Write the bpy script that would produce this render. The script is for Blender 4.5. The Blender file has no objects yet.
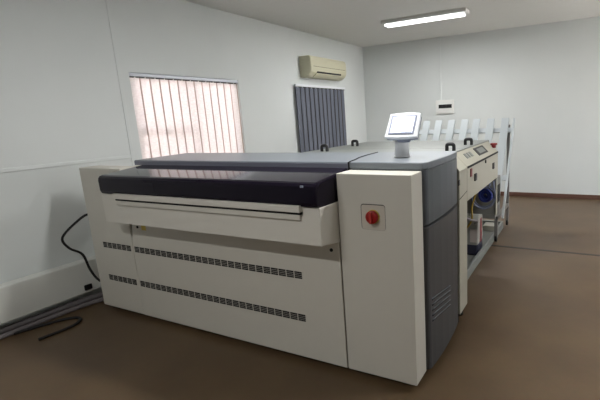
import bpy, bmesh, math, random
from mathutils import Vector, Matrix
random.seed(4)
PI = math.pi
S = bpy.context.scene
COL = S.collection

# ---------------------------------------------------------------- materials
def lin(c):
    return tuple(((v/255)/12.92 if v/255 <= .04045 else ((v/255+.055)/1.055)**2.4) for v in c)

def mat(name, rgb, rough=.5, metal=0, spec=.5, coat=0, var=.0, vscale=8, bump=0, bscale=200, emit=None, estr=0):
    m = bpy.data.materials.new(name); m.use_nodes = True
    nt = m.node_tree; b = nt.nodes['Principled BSDF']
    c = lin(rgb)
    b.inputs['Base Color'].default_value = (*c, 1)
    b.inputs['Roughness'].default_value = rough
    b.inputs['Metallic'].default_value = metal
    b.inputs['Specular IOR Level'].default_value = spec
    b.inputs['Coat Weight'].default_value = coat
    b.inputs['Coat Roughness'].default_value = .08
    tc = nt.nodes.new('ShaderNodeTexCoord')
    if var:
        n = nt.nodes.new('ShaderNodeTexNoise'); n.inputs['Scale'].default_value = vscale; n.inputs['Detail'].default_value = 4
        nt.links.new(tc.outputs['Object'], n.inputs['Vector'])
        mx = nt.nodes.new('ShaderNodeMix'); mx.data_type = 'RGBA'
        mx.inputs[6].default_value = (*[v*(1-var) for v in c], 1)
        mx.inputs[7].default_value = (*[min(1, v*(1+var)) for v in c], 1)
        nt.links.new(n.outputs['Fac'], mx.inputs[0]); nt.links.new(mx.outputs[2], b.inputs['Base Color'])
    if bump:
        n2 = nt.nodes.new('ShaderNodeTexNoise'); n2.inputs['Scale'].default_value = bscale
        nt.links.new(tc.outputs['Object'], n2.inputs['Vector'])
        bp = nt.nodes.new('ShaderNodeBump'); bp.inputs['Strength'].default_value = bump; bp.inputs['Distance'].default_value = .002
        nt.links.new(n2.outputs['Fac'], bp.inputs['Height']); nt.links.new(bp.outputs['Normal'], b.inputs['Normal'])
    if emit:
        b.inputs['Emission Color'].default_value = (*lin(emit), 1); b.inputs['Emission Strength'].default_value = estr
    return m

M = {}
M['wall'] = mat('wall_paint', (212, 216, 215), .75, var=.03, vscale=2.5, bump=.15, bscale=120)
M['ceiling'] = mat('ceiling_paint', (226, 226, 222), .9, var=.02)
M['cream'] = mat('cream_powder_coat', (205, 201, 191), .42, var=.02, vscale=14, bump=.08, bscale=400)
M['cream2'] = mat('light_cream_coat', (212, 208, 199), .4, var=.02, vscale=14)
M['gap'] = mat('dark_gap', (18, 17, 18), .8, var=.1)
M['lid'] = mat('silver_grey_lacquer', (118, 124, 131), .4, metal=.1, coat=.1, var=.02)
M['lidedge'] = mat('slate_grey_edge', (122, 124, 138), .45, var=.03)
M['side'] = mat('slate_side_panel', (92, 97, 103), .38, metal=.2, var=.03)
M['sidelow'] = mat('charcoal_side_panel', (76, 77, 80), .42, metal=.15, var=.03)
M['cover'] = mat('smoked_violet_acrylic', (25, 20, 32), .07, spec=.14, coat=0, var=.05)
M['proc'] = mat('warm_white_coat', (174, 171, 157), .45, var=.03, vscale=10)
M['proclid'] = mat('grey_processor_lid', (120, 124, 120), .45, var=.03)
M['black'] = mat('black_plastic', (20, 20, 22), .4, var=.1)
M['rubber'] = mat('black_rubber', (24, 23, 24), .7, var=.1)
M['red'] = mat('red_plastic', (150, 16, 16), .35, var=.05)
M['redgrip'] = mat('red_grip', (170, 44, 38), .4, var=.05)
M['reddark'] = mat('dark_red_plastic', (120, 30, 36), .4, var=.05)
M['yellow'] = mat('yellow_sticker', (205, 180, 80), .6, var=.1, vscale=60)
M['plate'] = mat('brushed_switch_plate', (196, 188, 176), .4, metal=.0, var=.04)
M['silver'] = mat('silver_plastic', (236, 239, 244), .3, metal=0, var=.02)
M['silverd'] = mat('grey_violet_plastic', (142, 147, 166), .4, var=.02)
M['post'] = mat('grey_post', (214, 216, 218), .4, var=.02)
M['screen'] = mat('lit_screen', (235, 242, 255), .3, emit=(240, 246, 255), estr=1.8)
M['screenui'] = mat('lit_screen_toolbar', (205, 212, 228), .3, emit=(170, 182, 205), estr=.85)
M['alu'] = mat('painted_bar_white', (196, 203, 207), .38, metal=.1, var=.03)
M['alud'] = mat('grey_stacker_steel', (128, 126, 124), .5, metal=.2, var=.08)
M['acw'] = mat('aged_ivory_plastic', (196, 193, 168), .5, var=.03)
M['vaned'] = mat('slate_blind_fabric', (101, 105, 116), .85, var=.06, vscale=40, bump=.3, bscale=500)
M['rail'] = mat('aluminium_headrail', (196, 200, 208), .3, metal=.5, var=.02)
M['can'] = mat('milky_polythene', (158, 158, 152), .45, var=.05)
M['liq'] = mat('dark_blue_fluid_zone', (44, 46, 66), .4, var=.1)
M['paper'] = mat('paper_label', (200, 190, 184), .7, var=.05)
M['blue'] = mat('blue_hose', (38, 56, 140), .4, var=.1, vscale=30)
M['clear'] = mat('milky_hose', (126, 134, 160), .35, var=.05)
M['yhose'] = mat('yellow_hose', (168, 140, 52), .45, var=.05)
M['ghose'] = mat('grey_conduit', (112, 106, 108), .5, var=.08)
M['tank'] = mat('grey_tank', (138, 139, 134), .5, var=.06)
M['inner'] = mat('inner_steel_dark', (52, 50, 50), .6, var=.1)
M['trunk'] = mat('pvc_trunking', (218, 219, 214), .5, var=.02)
M['skirt'] = mat('brown_skirting', (92, 62, 50), .55, var=.1)
M['seam_shade'] = mat('overlap_shade_fabric', (192, 170, 163), .9, var=.05)  # brownish tone standing in for the shade lines between vanes
M['rail2'] = mat('white_headrail', (226, 229, 233), .4, var=.02)
M['frame'] = mat('white_window_frame', (215, 214, 210), .4, var=.02)
M['fix'] = mat('white_fixture', (225, 225, 222), .5, var=.02)
M['tube'] = mat('lit_tube', (255, 255, 250), .4, emit=(250, 252, 255), estr=4)

def floor_mat():
    m = mat('vinyl_floor', (128, 98, 76), .45)
    nt = m.node_tree; b = nt.nodes['Principled BSDF']; tc = nt.nodes['Texture Coordinate'] if 'Texture Coordinate' in nt.nodes else nt.nodes.new('ShaderNodeTexCoord')
    n = nt.nodes.new('ShaderNodeTexNoise'); n.inputs['Scale'].default_value = 1.6; n.inputs['Detail'].default_value = 6
    n3 = nt.nodes.new('ShaderNodeTexNoise'); n3.inputs['Scale'].default_value = 34; n3.inputs['Detail'].default_value = 3
    for k in (n, n3): nt.links.new(tc.outputs['Object'], k.inputs['Vector'])
    r = nt.nodes.new('ShaderNodeValToRGB')
    r.color_ramp.elements[0].position = .32; r.color_ramp.elements[0].color = (*lin((84, 66, 47)), 1)
    r.color_ramp.elements[1].position = .7; r.color_ramp.elements[1].color = (*lin((102, 82, 58)), 1)
    nt.links.new(n.outputs['Fac'], r.inputs[0])
    mx = nt.nodes.new('ShaderNodeMix'); mx.data_type = 'RGBA'; mx.blend_type = 'MULTIPLY'; mx.inputs[0].default_value = .2
    nt.links.new(r.outputs[0], mx.inputs[6]); nt.links.new(n3.outputs['Color'], mx.inputs[7])
    nt.links.new(mx.outputs[2], b.inputs['Base Color'])
    return m
M['floor'] = floor_mat()

def vane_mat():
    m = bpy.data.materials.new('sunlit_blind_fabric'); m.use_nodes = True; nt = m.node_tree
    nt.nodes.remove(nt.nodes['Principled BSDF']); out = nt.nodes['Material Output']
    d = nt.nodes.new('ShaderNodeBsdfDiffuse'); t = nt.nodes.new('ShaderNodeBsdfTranslucent'); mx = nt.nodes.new('ShaderNodeMixShader')
    tc = nt.nodes.new('ShaderNodeTexCoord'); mp = nt.nodes.new('ShaderNodeMapping'); mp.inputs['Scale'].default_value = (30, 30, 60)
    n = nt.nodes.new('ShaderNodeTexNoise'); n.inputs['Scale'].default_value = 1; nt.links.new(tc.outputs['Object'], mp.inputs[0]); nt.links.new(mp.outputs[0], n.inputs['Vector'])
    r = nt.nodes.new('ShaderNodeValToRGB')
    r.color_ramp.elements[0].position = .35; r.color_ramp.elements[0].color = (.82, .77, .765, 1)
    r.color_ramp.elements[1].position = .65; r.color_ramp.elements[1].color = (.88, .84, .835, 1)
    nt.links.new(n.outputs['Fac'], r.inputs[0])
    nt.links.new(r.outputs[0], d.inputs[0]); nt.links.new(r.outputs[0], t.inputs[0])
    mx.inputs[0].default_value = .42
    nt.links.new(d.outputs[0], mx.inputs[1]); nt.links.new(t.outputs[0], mx.inputs[2]); nt.links.new(mx.outputs[0], out.inputs[0])
    return m
M['vane'] = vane_mat()

def glass_mat():
    m = bpy.data.materials.new('window_glass'); m.use_nodes = True; nt = m.node_tree
    nt.nodes.remove(nt.nodes['Principled BSDF']); out = nt.nodes['Material Output']
    t = nt.nodes.new('ShaderNodeBsdfTransparent'); g = nt.nodes.new('ShaderNodeBsdfGlossy'); g.inputs['Roughness'].default_value = .02
    f = nt.nodes.new('ShaderNodeFresnel'); f.inputs[0].default_value = 1.45; mx = nt.nodes.new('ShaderNodeMixShader')
    nt.links.new(f.outputs[0], mx.inputs[0]); nt.links.new(t.outputs[0], mx.inputs[1]); nt.links.new(g.outputs[0], mx.inputs[2]); nt.links.new(mx.outputs[0], out.inputs[0])
    return m
M['glass'] = glass_mat()

def brick_mat():
    m = mat('red_brick', (170, 105, 92), .85); nt = m.node_tree; b = nt.nodes['Principled BSDF']
    tc = nt.nodes.new('ShaderNodeTexCoord'); mp = nt.nodes.new('ShaderNodeMapping'); mp.inputs['Rotation'].default_value = (PI/2, 0, PI/2)
    br = nt.nodes.new('ShaderNodeTexBrick'); br.inputs['Scale'].default_value = 4
    br.inputs['Color1'].default_value = (*lin((186, 118, 104)), 1); br.inputs['Color2'].default_value = (*lin((165, 98, 86)), 1); br.inputs['Mortar'].default_value = (*lin((200, 186, 176)), 1)
    nt.links.new(tc.outputs['Object'], mp.inputs[0]); nt.links.new(mp.outputs[0], br.inputs[0]); nt.links.new(br.outputs[0], b.inputs['Base Color'])
    return m
M['brick'] = brick_mat()

# ---------------------------------------------------------------- mesh builder
class MB:
    def __init__(s): s.bm = bmesh.new(); s.mats = []
    def mi(s, m):
        if m not in s.mats: s.mats.append(m)
        return s.mats.index(m)
    def add(s, tmp, m, T=None, smooth=False):
        i = s.mi(m)
        if T is not None: bmesh.ops.transform(tmp, matrix=T, verts=tmp.verts)
        mp = {}
        for v in tmp.verts: mp[v] = s.bm.verts.new(v.co)
        for f in tmp.faces:
            try:
                nf = s.bm.faces.new([mp[v] for v in f.verts]); nf.material_index = i; nf.smooth = smooth
            except ValueError: pass
        tmp.free(); return s
    def box(s, lo, hi, m, bev=0, seg=2, T=None):
        t = bmesh.new(); bmesh.ops.create_cube(t, size=1)
        for v in t.verts:
            v.co = Vector([lo[k] + (v.co[k]+.5)*(hi[k]-lo[k]) for k in range(3)])
        if bev: bmesh.ops.bevel(t, geom=list(t.edges), offset=bev, segments=seg, affect='EDGES', profile=.5)
        return s.add(t, m, T, smooth=False)
    def prism(s, pts, axis, a, b, m, bev=0, seg=2, T=None, smooth=False):
        """pts: 2D outline; axis 0: (y,z) along x; 1: (x,z) along y; 2: (x,y) along z"""
        t = bmesh.new()
        def P(p, c): return {0: (c, p[0], p[1]), 1: (p[0], c, p[1]), 2: (p[0], p[1], c)}[axis]
        A = [t.verts.new(P(p, a)) for p in pts]; B = [t.verts.new(P(p, b)) for p in pts]
        n = len(pts)
        fa = t.faces.new(A); fb = t.faces.new(B[::-1])
        for i in range(n):
            t.faces.new([A[i], B[i], B[(i+1) % n], A[(i+1) % n]])
        bmesh.ops.recalc_face_normals(t, faces=t.faces)
        if bev: bmesh.ops.bevel(t, geom=list(fa.edges)+list(fb.edges), offset=bev, segments=seg, affect='EDGES', profile=.5)
        return s.add(t, m, T, smooth=smooth)
    def cyl(s, c, r, h, m, axis=2, n=24, r2=None, bev=0, T=None):
        t = bmesh.new(); bmesh.ops.create_cone(t, cap_ends=True, segments=n, radius1=r, radius2=r if r2 is None else r2, depth=h)
        if bev:
            ed = [e for e in t.edges if all(len(f.verts) > 4 for f in e.link_faces) or any(len(f.verts) > 4 for f in e.link_faces)]
            bmesh.ops.bevel(t, geom=ed, offset=bev, segments=2, affect='EDGES', profile=.5)
        R = {2: Matrix.Identity(4), 1: Matrix.Rotation(PI/2, 4, 'X'), 0: Matrix.Rotation(PI/2, 4, 'Y')}[axis]
        X = Matrix.Translation(c) @ R
        s.add(t, m, X if T is None else T @ X, smooth=True); return s
    def tube(s, pts, r, m, n=8, sub=6, T=None):
        P = [Vector(p) for p in pts]
        if sub > 1 and len(P) > 2:
            Q = []
            for i in range(len(P)-1):
                p0 = P[max(i-1, 0)]; p1 = P[i]; p2 = P[i+1]; p3 = P[min(i+2, len(P)-1)]
                for k in range(sub):
                    u = k/sub
                    Q.append(.5*((2*p1)+(-p0+p2)*u+(2*p0-5*p1+4*p2-p3)*u*u+(-p0+3*p1-3*p2+p3)*u**3))
            Q.append(P[-1]); P = Q
        t = bmesh.new(); rings = []; up = Vector((0, 0, 1)); prev = None
        for i, p in enumerate(P):
            d = (P[min(i+1, len(P)-1)]-P[max(i-1, 0)]).normalized()
            if prev is None:
                a = d.cross(up if abs(d.z) < .95 else Vector((1, 0, 0))).normalized()
            else:
                a = (prev - d*prev.dot(d)).normalized()
            prev = a; b = d.cross(a)
            rings.append([t.verts.new(p+r*(math.cos(2*PI*k/n)*a+math.sin(2*PI*k/n)*b)) for k in range(n)])
        for i in range(len(rings)-1):
            for k in range(n):
                t.faces.new([rings[i][k], rings[i][(k+1) % n], rings[i+1][(k+1) % n], rings[i+1][k]])
        t.faces.new(rings[0][::-1]); t.faces.new(rings[-1])
        bmesh.ops.recalc_face_normals(t, faces=t.faces)
        return s.add(t, m, T, smooth=True)
    def build(s, name, parent=None, origin=None):
        me = bpy.data.meshes.new(name)
        bmesh.ops.recalc_face_normals(s.bm, faces=s.bm.faces)
        off = Vector((0, 0, 0))
        if origin is not None: off = Vector(origin)
        elif parent is not None:
            q = parent
            while q is not None: off += q.location; q = q.parent
        if off.length: bmesh.ops.translate(s.bm, vec=-off, verts=s.bm.verts)
        s.bm.to_mesh(me); s.bm.free()
        for m in s.mats: me.materials.append(m)
        o = bpy.data.objects.new(name, me); COL.objects.link(o)
        if parent is not None: o.parent = parent
        elif origin is not None: o.location = origin
        return o

def tag(o, label, cat, group=None):
    o['label'] = label; o['category'] = cat
    if group: o['group'] = group
    return o
def thing(name, label, cat, loc, group=None):
    o = bpy.data.objects.new(name, None); COL.objects.link(o); o.location = loc; o.empty_display_size = .1
    return tag(o, label, cat, group)
def struct(o): o['kind'] = 'structure'; return o
def arc(cx, cy, r, a0, a1, n):
    return [(cx+r*math.cos(a0+(a1-a0)*k/n), cy+r*math.sin(a0+(a1-a0)*k/n)) for k in range(n+1)]

# ---------------------------------------------------------------- the room
XW, YW, H = -4.215, 8.018, 3.0
XR, YB = 3.0, -3.5
b = MB(); b.box((XW-.2, YB-.1, -.1), (XR+.1, YW+.1, 0), M['floor']); struct(b.build('floor'))
b = MB(); b.box((XW-.2, YB-.1, H), (XR+.1, YW+.1, H+.1), M['ceiling']); struct(b.build('ceiling'))
WY0, WY1, WZ0, WZ1 = 2.855, 4.385, .98, 2.155
b = MB()
b.box((XW-.2, YB, 0), (XW, WY0, H), M['wall']); b.box((XW-.2, WY1, 0), (XW, YW+.1, H), M['wall'])
b.box((XW-.2, WY0, 0), (XW, WY1, WZ0), M['wall']); b.box((XW-.2, WY0, WZ1), (XW, WY1, H), M['wall'])
struct(b.build('wall_left'))
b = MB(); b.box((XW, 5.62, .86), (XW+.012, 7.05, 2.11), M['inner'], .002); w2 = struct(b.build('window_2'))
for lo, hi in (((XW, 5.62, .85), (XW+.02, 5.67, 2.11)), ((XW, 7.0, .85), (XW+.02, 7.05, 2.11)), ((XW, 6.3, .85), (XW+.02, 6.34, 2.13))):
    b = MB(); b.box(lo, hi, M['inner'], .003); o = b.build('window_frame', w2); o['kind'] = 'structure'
b = MB(); b.box((XW, YW, 0), (XR+.1, YW+.1, H), M['wall']); struct(b.build('wall_back'))
b = MB()
b.box((XR, YB, 0), (XR+.1, 6.2, H), M['wall']); b.box((XR, 7.3, 0), (XR+.1, YW, H), M['wall']); b.box((XR, 6.2, 0), (XR+.1, 7.3, 1.0), M['wall']); b.box((XR, 6.2, 2.2), (XR+.1, 7.3, H), M['wall'])
struct(b.build('wall_right'))
b = MB()
for lo, hi in (((XR+.03, 6.2, 1.0), (XR+.08, 6.25, 2.2)), ((XR+.03, 7.25, 1.0), (XR+.08, 7.3, 2.2)), ((XR+.03, 6.73, 1.0), (XR+.08, 6.77, 2.2)), ((XR+.03, 6.2, 1.0), (XR+.08, 7.3, 1.05)), ((XR+.03, 6.2, 2.15), (XR+.08, 7.3, 2.2))):
    b.box(lo, hi, M['frame'], .004)
w3 = struct(b.build('window_fill'))  # unseen window, added so daylight brightens the back wall
b = MB(); b.box((XR+.052, 6.24, 1.04), (XR+.056, 7.26, 2.16), M['glass']); g = b.build('glass_pane', w3); g['kind'] = 'structure'
b = MB(); b.box((XW, YB-.1, 0), (XR+.1, YB, H), M['wall']); struct(b.build('wall_front'))
b = MB(); b.box((XW, YW-.014, 0), (XR, YW, .078), M['skirt'], .004); struct(b.build('baseboard_back'))
b = MB(); b.box((-.98, 4.885, 0), (XR, 4.93, .002), M['inner']); struct(b.build('trim_1'))
# window 1
b = MB()
x0, x1 = XW-.15, XW-.10
for lo, hi in (((x0, WY0, WZ0), (x1, WY0+.05, WZ1)), ((x0, WY1-.05, WZ0), (x1, WY1, WZ1)), ((x0, WY0, WZ0), (x1, WY1, WZ0+.05)), ((x0, WY0, WZ1-.05), (x1, WY1, WZ1)),
               ((x0, 3.655, WZ0), (x1, 3.68, WZ1)), ((x0, WY0, 1.545), (x1, 3.66, 1.585))):
    b.box(lo, hi, M['frame'], .004)
w1 = struct(b.build('window_1'))
b = MB(); b.box((XW-.128, WY0+.04, WZ0+.04), (XW-.122, WY1-.04, WZ1-.04), M['glass']); g = b.build('glass_pane', w1); g['kind'] = 'structure'
# neighbouring brick wall outside the window
b = MB(); b.box((-7.2, -1, -1), (-7.0, 8.5, 2.2), M['brick']); o = b.build('brick_wall'); tag(o, 'sunlit red brick garden wall outside beyond the bright window', 'wall'); o['kind'] = 'structure'
b = MB(); b.box((-7.2, -1, -.35), (XW-.2, 9, -.3), M['tank']); struct(b.build('ground'))

# ---------------------------------------------------------------- trunking, breaker box
t = thing('cable_trunking', 'narrow white cable trunking on the wall left of the bright window, with a level branch', 'trunking', (XW, 2.75, 1.3))
b = MB(); b.box((XW, 2.733, 1.0), (XW+.006, 2.769, H), M['wall'], .003); b.build('riser', t)
b = MB(); b.box((XW, -1.5, 1.285), (XW+.007, 2.733, 1.318), M['wall'], .003); b.build('branch', t)
t = thing('cable_trunking', 'white cable trunking rising from the breaker box to the ceiling', 'trunking', (-2.568, YW, 1.84))
b = MB(); b.box((-2.597, YW-.012, 1.835), (-2.537, YW, H), M['wall'], .004); b.build('riser', t)
t = thing('breaker_box', 'small white breaker box with dark switch strip on the far wall', 'breaker box', (-2.46, YW, 1.57))
b = MB(); b.box((-2.645, YW-.04, 1.575), (-2.28, YW, 1.835), M['fix'], .012, 3); e = b.build('enclosure', t)
b = MB(); b.box((-2.645+.03, YW-.047, 1.6), (-2.31, YW-.039, 1.81), M['fix'], .006); b.build('front_cover', t)
b = MB(); b.box((-2.58, YW-.051, 1.682), (-2.32, YW-.046, 1.752), M['black'], .002)
for k in range(6): b.box((-2.555+k*.036, YW-.059, 1.702), (-2.535+k*.036, YW-.051, 1.726), M['rubber'], .002)
b.build('breaker_strip', t)

# ---------------------------------------------------------------- blinds
def blind(name_label, y0, y1, zt, zb, x, n, m, rot, group, wide, railm, seam_shade=0):
    t = thing('vertical_blind', name_label, 'blind', (x, (y0+y1)/2, zb))
    b = MB(); b.box((x-.022, y0-.01, zt), (x+.024, y1+.01, zt+.038), railm, .006)
    b.build('headrail', t)
    b = MB(); b.box((x-.006, y0, zt-.010), (x+.006, y1, zt), M['rubber']); b.build('track_slot', t)
    pitch = (y1-y0)/n
    for k in range(n):
        yc = y0+pitch*(k+.5); a = rot+random.uniform(-.02, .02)
        T = Matrix.Translation((x, yc, 0)) @ Matrix.Rotation(a, 4, 'Z')
        v = MB(); w = wide/2
        # a softly bowed cloth strip
        pts = [(.006*(1-(u*u))*1.0, u*w) for u in (-1, -.5, 0, .5, 1)]
        out = [(p[0]+.0006, p[1]) for p in pts] + [(p[0]-.0006, p[1]) for p in pts[::-1]]
        v.prism(out, 2, zb, zt-.012, m, T=T)
        if seam_shade: v.box((-.0032, w-seam_shade, zb), (.0032, w, zt-.012), M['seam_shade'], T=T)  # opaque edge strip paints the dark shade line where vanes overlap
        v.build('vane', t)
        h = MB(); h.box((-.006, -.012, zt-.022), (.006, .012, zt+.002), M['trunk'], .002, T=T); h.build('hanger', t)
    return t
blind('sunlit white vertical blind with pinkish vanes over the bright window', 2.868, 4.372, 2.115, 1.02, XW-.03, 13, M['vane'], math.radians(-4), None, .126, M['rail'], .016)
blind('closed slate grey vertical blind below the air conditioner', 5.56, 7.09, 2.115, .85, XW+.05, 12, M['vaned'], math.radians(4), None, .112, M['rail2'])

# ---------------------------------------------------------------- air conditioner
t = thing('air_conditioner', 'ivory split air conditioner high on the wall above the grey blind', 'air conditioner', (XW, 6.2, 2.27))
prof = [(XW, 2.60), (-4.03, 2.60), (-4.0, 2.585), (-3.985, 2.55), (-3.98, 2.40), (-3.99, 2.345), (-4.03, 2.30), (-4.09, 2.27), (XW, 2.27)]
b = MB(); b.prism(prof, 1, 5.78, 6.90, M['acw'], .015, 3); b.build('casing', t)
b = MB(); b.prism([(-3.998, 2.352), (-3.980, 2.358), (-3.978, 2.344), (-3.995, 2.325), (-4.01, 2.33)], 1, 5.95, 6.70, M['rubber']); b.build('air_outlet', t)
b = MB(); b.prism([(-3.99, 2.333), (-3.985, 2.322), (-4.05, 2.272), (-4.07, 2.278)], 1, 5.93, 6.72, M['acw']); b.build('flap', t)
b = MB(); b.box((-3.978, 5.84, 2.43), (-3.974, 6.84, 2.434), M['gap']); b.build('panel_seam', t)

# ---------------------------------------------------------------- platesetter (large machine)
YF, YG, XL, XP, XQ, XG = 2.013, 2.181, -3.83, -1.272, -.808, -.783
ps = thing('platesetter', 'large cream and grey printing plate machine with dark front cover filling the foreground', 'machine', (-2.3, 2.45, 0))
b = MB(); b.box((XL+.03, YF+.06, .06), (XP+.05, 2.84, 1.2), M['inner']); b.box((XP, YG-.02, .06), (-.86, 2.82, 1.27), M['inner'])
b.box((XL+.005, YG, .04), (-3.31, 2.85, 1.24), M['cream'], .006); b.box((-3.32, 2.3, 1.15), (-.86, 2.8, 1.285), M['lidedge'])
b.build('main_housing', ps)
b = MB(); b.box((XL, YF, .04), (-3.272, YG, 1.283), M['cream'], .006); b.build('side_tower', ps)
# front service panel, left top corner stands open a little
b = MB(); b.prism([(-3.268, .04), (XP-.008, .04), (XP-.008, 1.1), (-3.226, 1.1), (-3.226, .86), (-3.266, .66)], 1, YF, YF+.045, M['cream'], .003); fp = b.build('front_panel', ps)
def grille(x0, x1, z0, z1, slope=0):
    g = MB(); n = max(1, round((x1-x0)/.0655)); p = (x1-x0)/n
    g.box((x0, YF-.0015, z0), (x1, YF+.004, z1), M['gap'])
    for k in range(n+1):
        xx = x0+k*p; g.box((xx-.0028, YF-.0022, z0), (xx+.0028, YF, z1), M['cream'])
    rows = 4; h = (z1-z0)/rows
    for r in range(1, rows):
        g.box((x0, YF-.0020, z0+r*h-.0008), (x1, YF, z0+r*h+.0008), M['cream'])
    return g
for zz in ((.599, .646), (.302, .350)):
    grille(-3.675, -3.292, *zz).build('vent_grille', ps)
    grille(-3.25, -1.571, *zz).build('vent_grille', ps)
b = MB(); b.box((-3.118, YF-.001, .795), (-3.064, YF+.002, .838), M['yellow'], .0008); o = b.build('sticker', ps); o['label'] = 'small yellow warning sticker'
for x, z in ((-3.165, .817), (-1.337, .819)):
    b = MB(); b.cyl((x, YF-.002, z), .011, .006, M['rubber'], 1, 14); b.build('screw', ps)
# plate tray with ledge
b = MB(); b.prism([(1.83, .903), (1.83, 1.121), (YF+.02, 1.121), (YF+.02, .868)], 0, -3.25, XP-.004, M['cream2'], .006); tr = b.build('plate_tray', ps)
b = MB(); b.box((-3.06, 1.797, 1.094), (-1.388, 1.835, 1.134), M['cream2'], .004); b.build('ledge', tr)
b = MB(); b.box((-3.055, 1.812, 1.080), (-1.39, 1.835, 1.092), M['gap']); b.build('ledge_gap', tr)
b = MB(); b.box((-3.05, 1.814, 1.046), (-1.40, 1.835, 1.079), M['cream'], .003); b.build('lower_ledge', tr)
# dark cover
prof = [(2.03, 1.095), (1.835, 1.122), (1.815, 1.128), (1.806, 1.15), (1.804, 1.222), (1.808, 1.242), (1.82, 1.256), (1.838, 1.262), (2.175, 1.296), (2.30, 1.296), (2.30, 1.12)]
b = MB(); b.prism(prof, 0, -3.222, XP-.006, M['cover'], .014, 3); b.build('dust_cover', ps)
b = MB(); b.box((-1.372, 1.8, 1.236), (-1.352, 1.806, 1.248), M['silverd'], .002); b.build('cover_latch', ps)
# grey lids
seam = [(-1.27, 2.17), (-1.279, 2.2), (-1.30, 2.3), (-1.335, 2.42), (-1.36, 2.58), (-1.375, 2.78)]
main = [(-3.31, YG), *[(x-.006, max(y, YG)) for x, y in seam[1:]], (-3.48, 2.78), (-3.44, 2.5)]
b = MB(); b.prism([(-3.31, YG-.01), (-1.276, YG-.01)]+[(x-.006, y) for x, y in seam[1:]]+[(-3.42, 2.78)], 2, 1.292, 1.333, M['lid'], .007, 3); l1 = b.build('top_lid', ps)
b = MB(); b.box((-3.31, YG-.013, 1.294), (-1.279, YG-.0085, 1.325), M['lidedge'], .002); b.build('lid_edge', l1)
bulge = [(-.806, YG), (-.795, YG+.003), (-.787, YG+.010), (-.7815, YG+.022), (-.776, 2.27), (-.7705, 2.40), (-.770, 2.53), (-.7735, 2.66), (-.780, 2.76), (-.790, 2.83), (-.80, 2.86)]
b = MB(); b.prism([(x+.002, y) for x, y in seam[:]]+[(-1.372, 2.80), (-1.0, 2.855)]+[(-.80, 2.86)]+bulge[::-1][1:-3]+[(-.80, YG-.008), (-.82, YG-.01)], 2, 1.292, 1.333, M['lid'], .007, 3); l2 = b.build('top_lid', ps)
b = MB(); b.box((-1.262, YG-.006, 1.25), (-.815, YG-.0005, 1.293), M['side']); b.build('lid_edge', l2)
b = MB(); b.tube([(x-.002, max(y, YG-.008), 1.3325) for x, y in seam], .0045, M['gap'], 8, 3); b.box((-1.281, YG-.012, 1.292), (-1.270, YG-.006, 1.333), M['gap']); b.build('lid_seal', l2)
# grey side panels
def sidepanel(name, z0, z1, m, slope=.0):
    o = [(-.90, YG), *bulge, (-.90, 2.86)]
    q = MB(); tmp = bmesh.new()
    A = [tmp.verts.new((x, y, z0)) for x, y in o]; B = [tmp.verts.new((x, y, z1)) for x, y in o]
    n = len(o)
    fa = tmp.faces.new(A[::-1]); fb = tmp.faces.new(B)
    for i in range(n): tmp.faces.new([A[i], A[(i+1) % n], B[(i+1) % n], B[i]])
    bmesh.ops.recalc_face_normals(tmp, faces=tmp.faces)
    bmesh.ops.bevel(tmp, geom=list(fa.edges)+list(fb.edges), offset=.005, segments=2, affect='EDGES')
    q.add(tmp, m); return q.build(name, ps)
up = sidepanel('side_panel', .970, 1.293, M['side'])
lo = sidepanel('side_panel', .045, .958, M['sidelow'])
def xb(y):
    for (xa, ya), (xc, yc) in zip(bulge, bulge[1:]):
        if ya <= y <= yc: return xa+(xc-xa)*(y-ya)/(yc-ya)
    return -.785
for k in range(5):
    z0 = .50-k*.0345
    ys = [2.225+(.345)*i/9 for i in range(10)]
    g = MB(); pts = [(xb(y)+.0005, y, z0-.05*((y-2.225)/.345)**1.3) for y in ys]
    g.tube(pts, .0042, M['side'], 6, 1); pts2 = [(p[0]-.001, p[1], p[2]-.0065) for p in pts]; g.tube(pts2, .0035, M['gap'], 6, 1)
    g.build('air_louvre', lo)
b = MB(); b.box((-.775, 2.80, 1.095), (-.768, 2.835, 1.135), M['black'], .003, T=None); b.build('badge', up)
# white pillar with the main switch
b = MB(); b.box((XP+.002, YF, .04), (XQ, YG-.004, 1.286), M['cream'], .004)
pil = b.build('end_pillar', ps)
sx, sz = -1.043, 1.043
def rrect(cx, cz, w, h, r, n=5):
    o = []
    for (sxx, szz, a) in ((1, 1, 0), (-1, 1, PI/2), (-1, -1, PI), (1, -1, 1.5*PI)):
        o += arc(cx+sxx*(w-r), cz+szz*(h-r), r, a, a+PI/2, n)
    return o
b = MB()
b.prism(rrect(sx, sz, .076, .074, .016), 1, YF-.0015, YF+.001, M['gap'])
b.prism(rrect(sx+.0015, sz-.0015, .0735, .0715, .014), 1, YF-.003, YF+.001, M['plate'])
sp = b.build('switch_plate', pil)
b = MB(); b.cyl((sx+.002, YF-.006, sz+.004), .040, .008, M['yellow'], 1, 32); b.cyl((sx+.002, YF-.018, sz+.004), .037, .026, M['red'], 1, 32, bev=.004); b.box((sx-.006, YF-.046, sz-.03), (sx+.010, YF-.028, sz+.036), M['redgrip'], .005, 3)
b.build('switch_knob', sp)
for x, y in ((XL+.12, 2.1), (-2.5, 2.1), (-1.4, 2.1), (-.9, 2.1), (XL+.12, 2.75), (-.9, 2.75)):
    b = MB(); b.cyl((x, y, .008), .04, .016, M['rubber'], 2, 20); b.cyl((x, y, .035), .012, .05, M['alud'], 2, 12); b.build('levelling_foot', ps)

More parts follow.
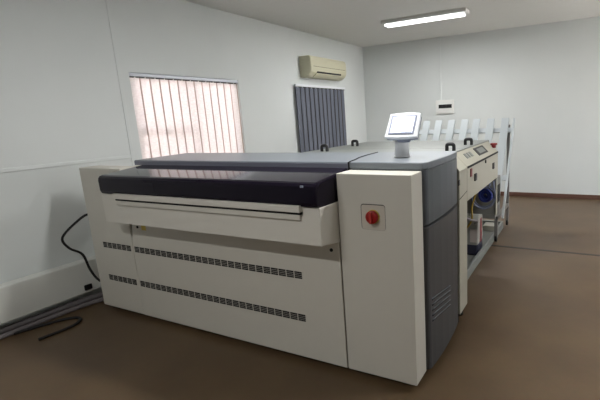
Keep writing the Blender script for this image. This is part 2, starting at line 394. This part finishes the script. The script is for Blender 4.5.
# ---------------------------------------------------------------- touch monitor
mo = thing('touch_monitor', 'small silver monitor with glowing white screen on a short post', 'monitor', (-1.035, 2.42, 1.333))
b = MB(); b.cyl((-1.05, 2.475, 1.392), .046, .116, M['post'], 2, 32); b.cyl((-1.05, 2.475, 1.338), .052, .008, M['post'], 2, 32); b.build('post', mo)
T = Matrix.Translation((-1.018, 2.44, 1.524)) @ Matrix.Rotation(math.radians(-34), 4, 'X')
def bowed(w, h, bow, n=8):
    top = [(w*(1-2*k/n)*1.0, h+bow*(1-(1-2*k/n)**2)) for k in range(n+1)]
    bot = [(-w*(1-2*k/n)*1.06, -h-bow*(1-(1-2*k/n)**2)) for k in range(n+1)]
    return top+bot
b = MB(); b.prism(bowed(.103, .084, .008), 1, -.022, .004, M['silver'], .007, 3, T=T)
b.prism(bowed(.098, .079, .006), 1, .002, .030, M['silverd'], .01, 3, T=T)
b.box((-.045, .015, -.085), (.045, .055, .02), M['silverd'], .01, T=T); hs = b.build('monitor_housing', mo)
b = MB(); b.box((-.085, -.026, -.067), (.085, -.021, .067), M['silverd'], .004, T=T); bz = b.build('bezel', mo)
b = MB(); b.box((-.073, -.0275, -.055), (.073, -.0255, .056), M['screen'], T=T)
b.box((-.005, -.0285, -.054), (.07, -.0272, -.045), M['screenui'], T=T); b.box((-.072, -.0285, -.054), (-.064, -.0272, .05), M['screenui'], T=T); b.build('screen', mo)

# ---------------------------------------------------------------- plate processor behind
pr = thing('plate_processor', 'cream plate processor with sloped console and grey lids behind the big machine', 'machine', (-1.5, 3.6, 0))
b = MB()
b.box((-2.28, 2.92, .9), (-.9, 4.36, 1.262), M['proc'], .006)
b.box((-2.14, 3.26, .026), (-1.35, 4.29, .92), M['inner'])
b.build('main_housing', pr)
cons = [(-.86, .928), (-.784, .928), (-.784, 1.188), (-.79, 1.198), (-.885, 1.296), (-.93, 1.296), (-.93, .928)]
b = MB(); b.prism(cons, 1, 3.09, 4.335, M['proc'], .004); cs = b.build('console', pr)
b = MB(); b.box((-.787, 3.10, 1.176), (-.7815, 4.33, 1.192), M['gap']); b.build('console_seam', cs)
ep = [(-.86, .09), (-.784, .09), (-.784, 1.188), (-.79, 1.198), (-.885, 1.296), (-.93, 1.296), (-.93, 1.2), (-.86, 1.1)]
b = MB(); b.prism(ep, 1, 2.872, 3.088, M['proc'], .004); en = b.build('end_panel', pr)
b = MB(); b.tube([(-.7835, 2.87, .985), (-.7835, 3.085, 1.009)], .0022, M['gap'], 6, 1); b.build('panel_seam', en)
for xx in (-.84,):
    for yy in (2.92, 3.05): b = MB(); b.cyl((xx, yy, .045), .03, .09, M['rubber'], 2, 16); b.build('levelling_foot', pr)
b = MB(); b.box((-2.24, 4.30, .53), (-.792, 4.33, .93), M['tank'], .004); b.box((-.80, 4.292, .53), (-.786, 4.334, .93), M['proc'], .003); b.build('end_plate', pr)
# console details: slope direction
sl = Vector((-.095, 0, .098)).normalized(); nr = Vector((.098, 0, .095)).normalized()
def onslope(u, y, w=0): p = Vector((-.79, 0, 1.198))+sl*u+nr*w; return Vector((p.x, y, p.z))
def slopebox(mb, u0, u1, y0, y1, w0, w1, m, bev=0):
    R = Matrix(((sl.x, 0, nr.x, -.79), (0, 1, 0, 0), (sl.z, 0, nr.z, 1.198), (0, 0, 0, 1)))
    mb.box((u0, y0, w0), (u1, y1, w1), m, bev, T=R)
b = MB()
slopebox(b, .03, .115, 3.62, 3.98, -.001, .004, M['inner'], .002); slopebox(b, .046, .099, 3.68, 3.92, .002, .0055, M['proclid'], .001)
d = b.build('display', cs)
for yy in (3.26, 3.34, 3.42):
    b = MB(); slopebox(b, .05, .10, yy, yy+.05, -.001, .004, M['proclid'], .002); b.build('push_button', cs)
b = MB(); b.box((-.7845, 3.31, 1.047), (-.772, 3.37, 1.107), M['black'], .004); b.build('rocker_switch', cs)
b = MB(); b.box((-.7845, 4.05, 1.045), (-.772, 4.11, 1.105), M['black'], .004); b.build('rocker_switch', cs)
b = MB(); b.box((-.7845, 3.18, 1.10), (-.776, 3.225, 1.165), M['reddark'], .004); b.build('indicator', cs)
b = MB(); b.cyl((-.781, 3.735, 1.157), .016, .008, M['black'], 0, 16); b.build('key_lock', cs)
b = MB(); p = onslope(.05, 4.28, .012); b.cyl((p.x, p.y, p.z+.004), .022, .03, M['reddark'], 2, 20); b.cyl((p.x, p.y, p.z+.026), .034, .02, M['reddark'], 2, 24, bev=.006); b.build('emergency_button', cs)
for (y0, y1, hy) in ((2.93, 3.42, 3.2), (3.43, 4.385, 3.77)):
    b = MB(); b.box((-2.31, y0, 1.262), (-.882, y1, 1.303), M['proclid'], .008, 3); ld = b.build('lid', pr)
    for hx in (-2.125, -.945):
        h = MB(); 
        pts = [(hx-.028, hy, 1.298), (hx-.028, hy, 1.338), (hx-.022, hy, 1.352), (hx, hy, 1.355), (hx+.022, hy, 1.352), (hx+.028, hy, 1.338), (hx+.028, hy, 1.298)]
        h.tube(pts, .0145, M['black'], 10, 3)
        h.build('handle', ld)

# hoses and can under the console
hc = MB()
cx, cy, cz = -.872, 4.2, .765
for k in range(4):
    for rr in (.030, .058):
        hc.tube([(cx+rr*math.cos(a), cy-.04+k*.026, cz+rr*1.05*math.sin(a)) for a in [2*PI*i/28 for i in range(29)]], .0155, M['blue'], 8, 1)
o = hc.build('hose_coil', None, (cx, cy, cz)); tag(o, 'coiled blue hose hanging under the console', 'hose')
hc = MB(); pts = []
for i in range(0, 62):
    a = PI*.35-2*PI*i/28; rr = .098+.012*(i//28)
    pts.append((cx-.005+rr*math.cos(a), cy-.07-.0011*i, cz-.012+rr*math.sin(a)))
pts += [(cx+.108, cy-.145, .84), (cx+.10, cy-.145, .93)]
hc.tube([(cx+.04, cy-.07, .93), (cx+.05, cy-.07, .88)]+pts, .008, M['clear'], 8, 1)
o = hc.build('hose', None, (cx, cy, .66)); tag(o, 'thin milky hose looped around the blue coil', 'hose')
b = MB(); b.tube([(-.93, 4.02, .93), (-.925, 4.02, .86), (-.945, 4.0, .76), (-.965, 3.98, .67), (-.96, 3.96, .55), (-1.02, 3.96, .45)], .009, M['yhose']); o = b.build('hose', None, (-.93, 3.85, .66)); tag(o, 'yellow hose hanging beside the blue coil', 'hose')
b = MB(); b.tube([(-1.06, 3.72, .93), (-1.02, 3.70, .75), (-.97, 3.68, .66), (-.93, 3.78, .60), (-.90, 3.92, .55), (-.95, 4.02, .50)], .012, M['ghose']); o = b.build('hose', None, (-.95, 3.7, .66)); tag(o, 'grey hose sloping down to the milky jerrycan', 'hose')
b = MB()
b.box((-2.2, 3.2, 0), (-.955, 5.72, .025), M['tank']); 
for lo_, hi_ in (((-.98, 3.2, 0), (-.95, 5.72, .10)), ((-2.2, 3.2, 0), (-2.16, 5.72, .10)), ((-2.2, 3.2, 0), (-.955, 3.24, .10)), ((-2.2, 5.68, 0), (-.955, 5.72, .10))):
    b.box(lo_, hi_, M['proclid'], .006)
o = b.build('drip_tray', None, (-1.5, 4.3, 0)); tag(o, 'long low grey drip tray on the floor under the processor', 'tray')
jc = thing('jerrycan', 'milky plastic jerrycan with white label standing in the drip tray', 'jerrycan', (-1.10, 4.5, .026))
b = MB()
b.prism([(4.4, .15), (4.64, .15), (4.64, .44), (4.60, .49), (4.46, .49), (4.4, .44)], 0, -1.21, -.998, M['can'], .02, 3)
b.box((-1.209, 4.401, .026), (-.999, 4.639, .17), M['liq'], .02, 3); b.build('body', jc)
b = MB(); b.cyl((-1.10, 4.59, .50), .03, .05, M['reddark'], 2, 20); b.build('cap', jc)
b = MB(); b.tube([(-1.1, 4.43, .475), (-1.1, 4.45, .53), (-1.1, 4.52, .53), (-1.1, 4.54, .48)], .012, M['can']); b.build('handle', jc)
b = MB(); b.box((-1.085, 4.396, .18), (-1.012, 4.401, .33), M['paper']); b.build('label', jc)
b = MB(); b.box((-1.0, 4.50, .16), (-.994, 4.57, .43), M['reddark'], .001); b.build('side_stripe', jc)
b = MB(); b.box((-1.17, 5.42, .026), (-1.0, 5.62, .10), M['proc'], .01); o = b.build('mounting_block', None, (-1.1, 5.5, .026)); tag(o, 'low pale block at the far end of the drip tray', 'block')

# ---------------------------------------------------------------- plate stacker
st = thing('plate_stacker', 'tall white rack of leaning bars against the far wall', 'rack', (-1.6, 5.3, 0))
def sy(z): return 5.893-.66*(1.492-z)
ang = math.atan2(.7, .75)
xs = [-2.49, -2.29, -2.09, -1.905, -1.715, -1.525, -1.36, -1.165, -.975]
for k, x in enumerate(xs):
    w = .049; ztop = 1.492+.0*k
    v = MB(); v.prism([(sy(.45), .45), (sy(ztop), ztop), (sy(ztop)+.025, ztop-.012), (sy(.45)+.03, .43)], 0, x-w, x+w, M['alu'], .004); v.build('slat', st)
v = MB(); v.prism([(sy(.30), .30), (sy(1.485), 1.485), (sy(1.485)+.04, 1.47), (sy(.30)+.04, .28)], 0, -.875, -.85, M['alu'], .003); v.build('side_rail', st)
v = MB(); v.prism([(sy(.30), .30), (sy(1.485), 1.485), (sy(1.485)+.04, 1.47), (sy(.30)+.04, .28)], 0, -2.62, -2.595, M['alu'], .003); v.build('side_rail', st)
for z in (1.335, .75):
    v = MB(); v.prism([(sy(z-.028)+.032, z-.028), (sy(z+.028)+.032, z+.028), (sy(z+.028)+.05, z+.018), (sy(z-.028)+.05, z-.038)], 0, -2.6, -.868, M['alu'], .003); v.build('crossbar', st)
v = MB(); v.box((-2.6, 5.02, .30), (-.93, 5.34, .80), M['alud'], .008); bs = v.build('base_cabinet', st)
v = MB(); v.box((-.932, 5.10, .48), (-.926, 5.28, .70), M['gap']); v.build('opening', bs)
for x in (-2.55, -.93):
    for y in (5.08, 5.9):
        v = MB(); v.box((x-.02, y-.02, .05), (x+.02, y+.02, .32 if y < 5.5 else 1.4), M['alud'], .003)
        lg = v.build('leg', st)
        v = MB(); v.cyl((x, y, .04), .04, .025, M['rubber'], 0, 18); v.build('caster', lg)
for x in (-2.57, -.95): v = MB(); v.box((x, 5.06, .28), (x+.04, 5.92, .32), M['alud']); v.build('base_rail', st)

# ---------------------------------------------------------------- cables at the wall by the machine's left end
b = MB(); b.tube([(-3.845, 2.14, .83), (-3.95, 2.09, .855), (-4.02, 2.02, .80), (-4.06, 1.90, .68), (-4.03, 1.92, .58), (-4.0, 2.0, .50), (-4.0, 2.04, .34), (-3.97, 2.085, .22), (-3.90, 2.2, .1)], .010, M['rubber']); o = b.build('power_cable', None, (-4.1, 2, .8)); tag(o, 'black power cable hanging between the wall and the big machine', 'cable')
t = thing('floor_duct', 'white boxed cable duct on the wall base left of the big machine', 'duct', (-4.15, 1.6, 0))
b = MB(); b.box((XW, .6, .10), (-4.10, 2.5, .40), M['trunk'], .012); b.build('duct_body', t)
b = MB(); b.box((-4.1, 2.01, .13), (-4.085, 2.075, .18), M['black'], .004); b.build('socket', t)
for k, (dx, z, r) in enumerate(((-.03, .026, .026), (.075, .02, .02))):
    b = MB(); b.tube([(-4.13+dx, .4, z), (-4.14+dx, 1.2, z), (-4.12+dx, 1.9, z), (-4.06+dx*1.2, 2.3, z), (-4.05+dx, 2.9, z)], r, M['ghose'], 12)
    o = b.build('conduit', None, (-4.1, 1.5, 0)); tag(o, ['grey conduit on the floor tight against the wall base', 'grey conduit on the floor nearer the big machine'][k], 'conduit', 'grey conduits along the wall')
b = MB(); b.tube([(-4.05, 1.42, .012), (-3.95, 1.68, .012), (-3.86, 1.785, .012), (-3.77, 1.77, .012), (-3.72, 1.66, .012), (-3.74, 1.45, .012)], .012, M['rubber']); o = b.build('floor_cable', None, (-3.8, 1.3, 0)); tag(o, 'black cable lying on the brown floor in front of the machine', 'cable')

# ---------------------------------------------------------------- lamps
def fixture(x, y, label, power):
    t = thing('ceiling_light', label, 'light', (x, y, H), 'ceiling fluorescent lights')
    b = MB(); b.box((x-.65, y-.10, H-.05), (x+.65, y+.10, H), M['fix'], .008); b.build('body', t)
    for d in (-.05, .05):
        b = MB(); b.cyl((x, y+d, H-.07), .014, 1.2, M['tube'], 0, 12); b.build('tube', t)
    l = bpy.data.lights.new('fluorescent_light', 'AREA'); l.shape = 'RECTANGLE'; l.size = 1.2; l.size_y = .18; l.energy = power; l.color = (1, 1, .985)
    o = bpy.data.objects.new('fluorescent_light', l); COL.objects.link(o); o.location = (x, y, H-.09)
fixture(-1.3, 2.45, 'twin tube ceiling light above the touch monitor', 50)
fixture(-2.2, 6.15, 'twin tube ceiling light above the plate stacker', 54)
fixture(1.7, 3.3, 'twin tube ceiling light above the open brown floor', 70)
fixture(-1.5, -.6, 'added twin tube fill light on the ceiling behind the viewpoint', 46)  # unseen lamp added to fill the machine's front from the camera side
sun = bpy.data.lights.new('sun', 'SUN'); sun.energy = 12; sun.angle = math.radians(2); sun.color = (1, .95, .88)
so = bpy.data.objects.new('sun', sun); COL.objects.link(so); so.rotation_euler = (math.radians(38), 0, math.radians(-115)); so.location = (-2, 0, 8)
w = bpy.data.worlds.new('sky'); S.world = w; w.use_nodes = True; nt = w.node_tree; bg = nt.nodes['Background']
tc = nt.nodes.new('ShaderNodeTexCoord'); gr = nt.nodes.new('ShaderNodeSeparateXYZ'); rp = nt.nodes.new('ShaderNodeValToRGB')
nt.links.new(tc.outputs['Generated'], gr.inputs[0]); nt.links.new(gr.outputs['Z'], rp.inputs[0])
rp.color_ramp.elements[0].color = (1, .96, .93, 1); rp.color_ramp.elements[1].color = (.75, .86, 1, 1)
nt.links.new(rp.outputs[0], bg.inputs[0]); bg.inputs[1].default_value = 34

# ---------------------------------------------------------------- camera
cd = bpy.data.cameras.new('camera'); cam = bpy.data.objects.new('camera', cd); COL.objects.link(cam); S.camera = cam
def basis(pitch, roll, yaw):
    fw = Vector((math.sin(yaw), math.cos(yaw), 0)); rt = Vector((math.cos(yaw), -math.sin(yaw), 0)); u = Vector((0, 0, 1))
    f2 = fw*math.cos(pitch)-u*math.sin(pitch); u2 = u*math.cos(pitch)+fw*math.sin(pitch)
    return rt*math.cos(roll)-u2*math.sin(roll), u2*math.cos(roll)+rt*math.sin(roll), f2
R_, U_, W_ = basis(.20109541215035295, .04668271160632704, -.4694653938285904)
m3 = Matrix((R_, U_, -W_)).transposed()
cam.matrix_world = Matrix.Translation((0, 0, 1.6)) @ m3.to_4x4()
cd.sensor_width = 36; cd.lens = 415.42*36/600
cd.shift_x = -(375.897-300)/600; cd.shift_y = (200.503-200)/600; cd.clip_start = .05
S.view_settings.view_transform = 'Standard'; S.view_settings.look = 'None'; S.view_settings.gamma = 1; S.view_settings.use_curve_mapping = False
S.view_settings.exposure = 0.0
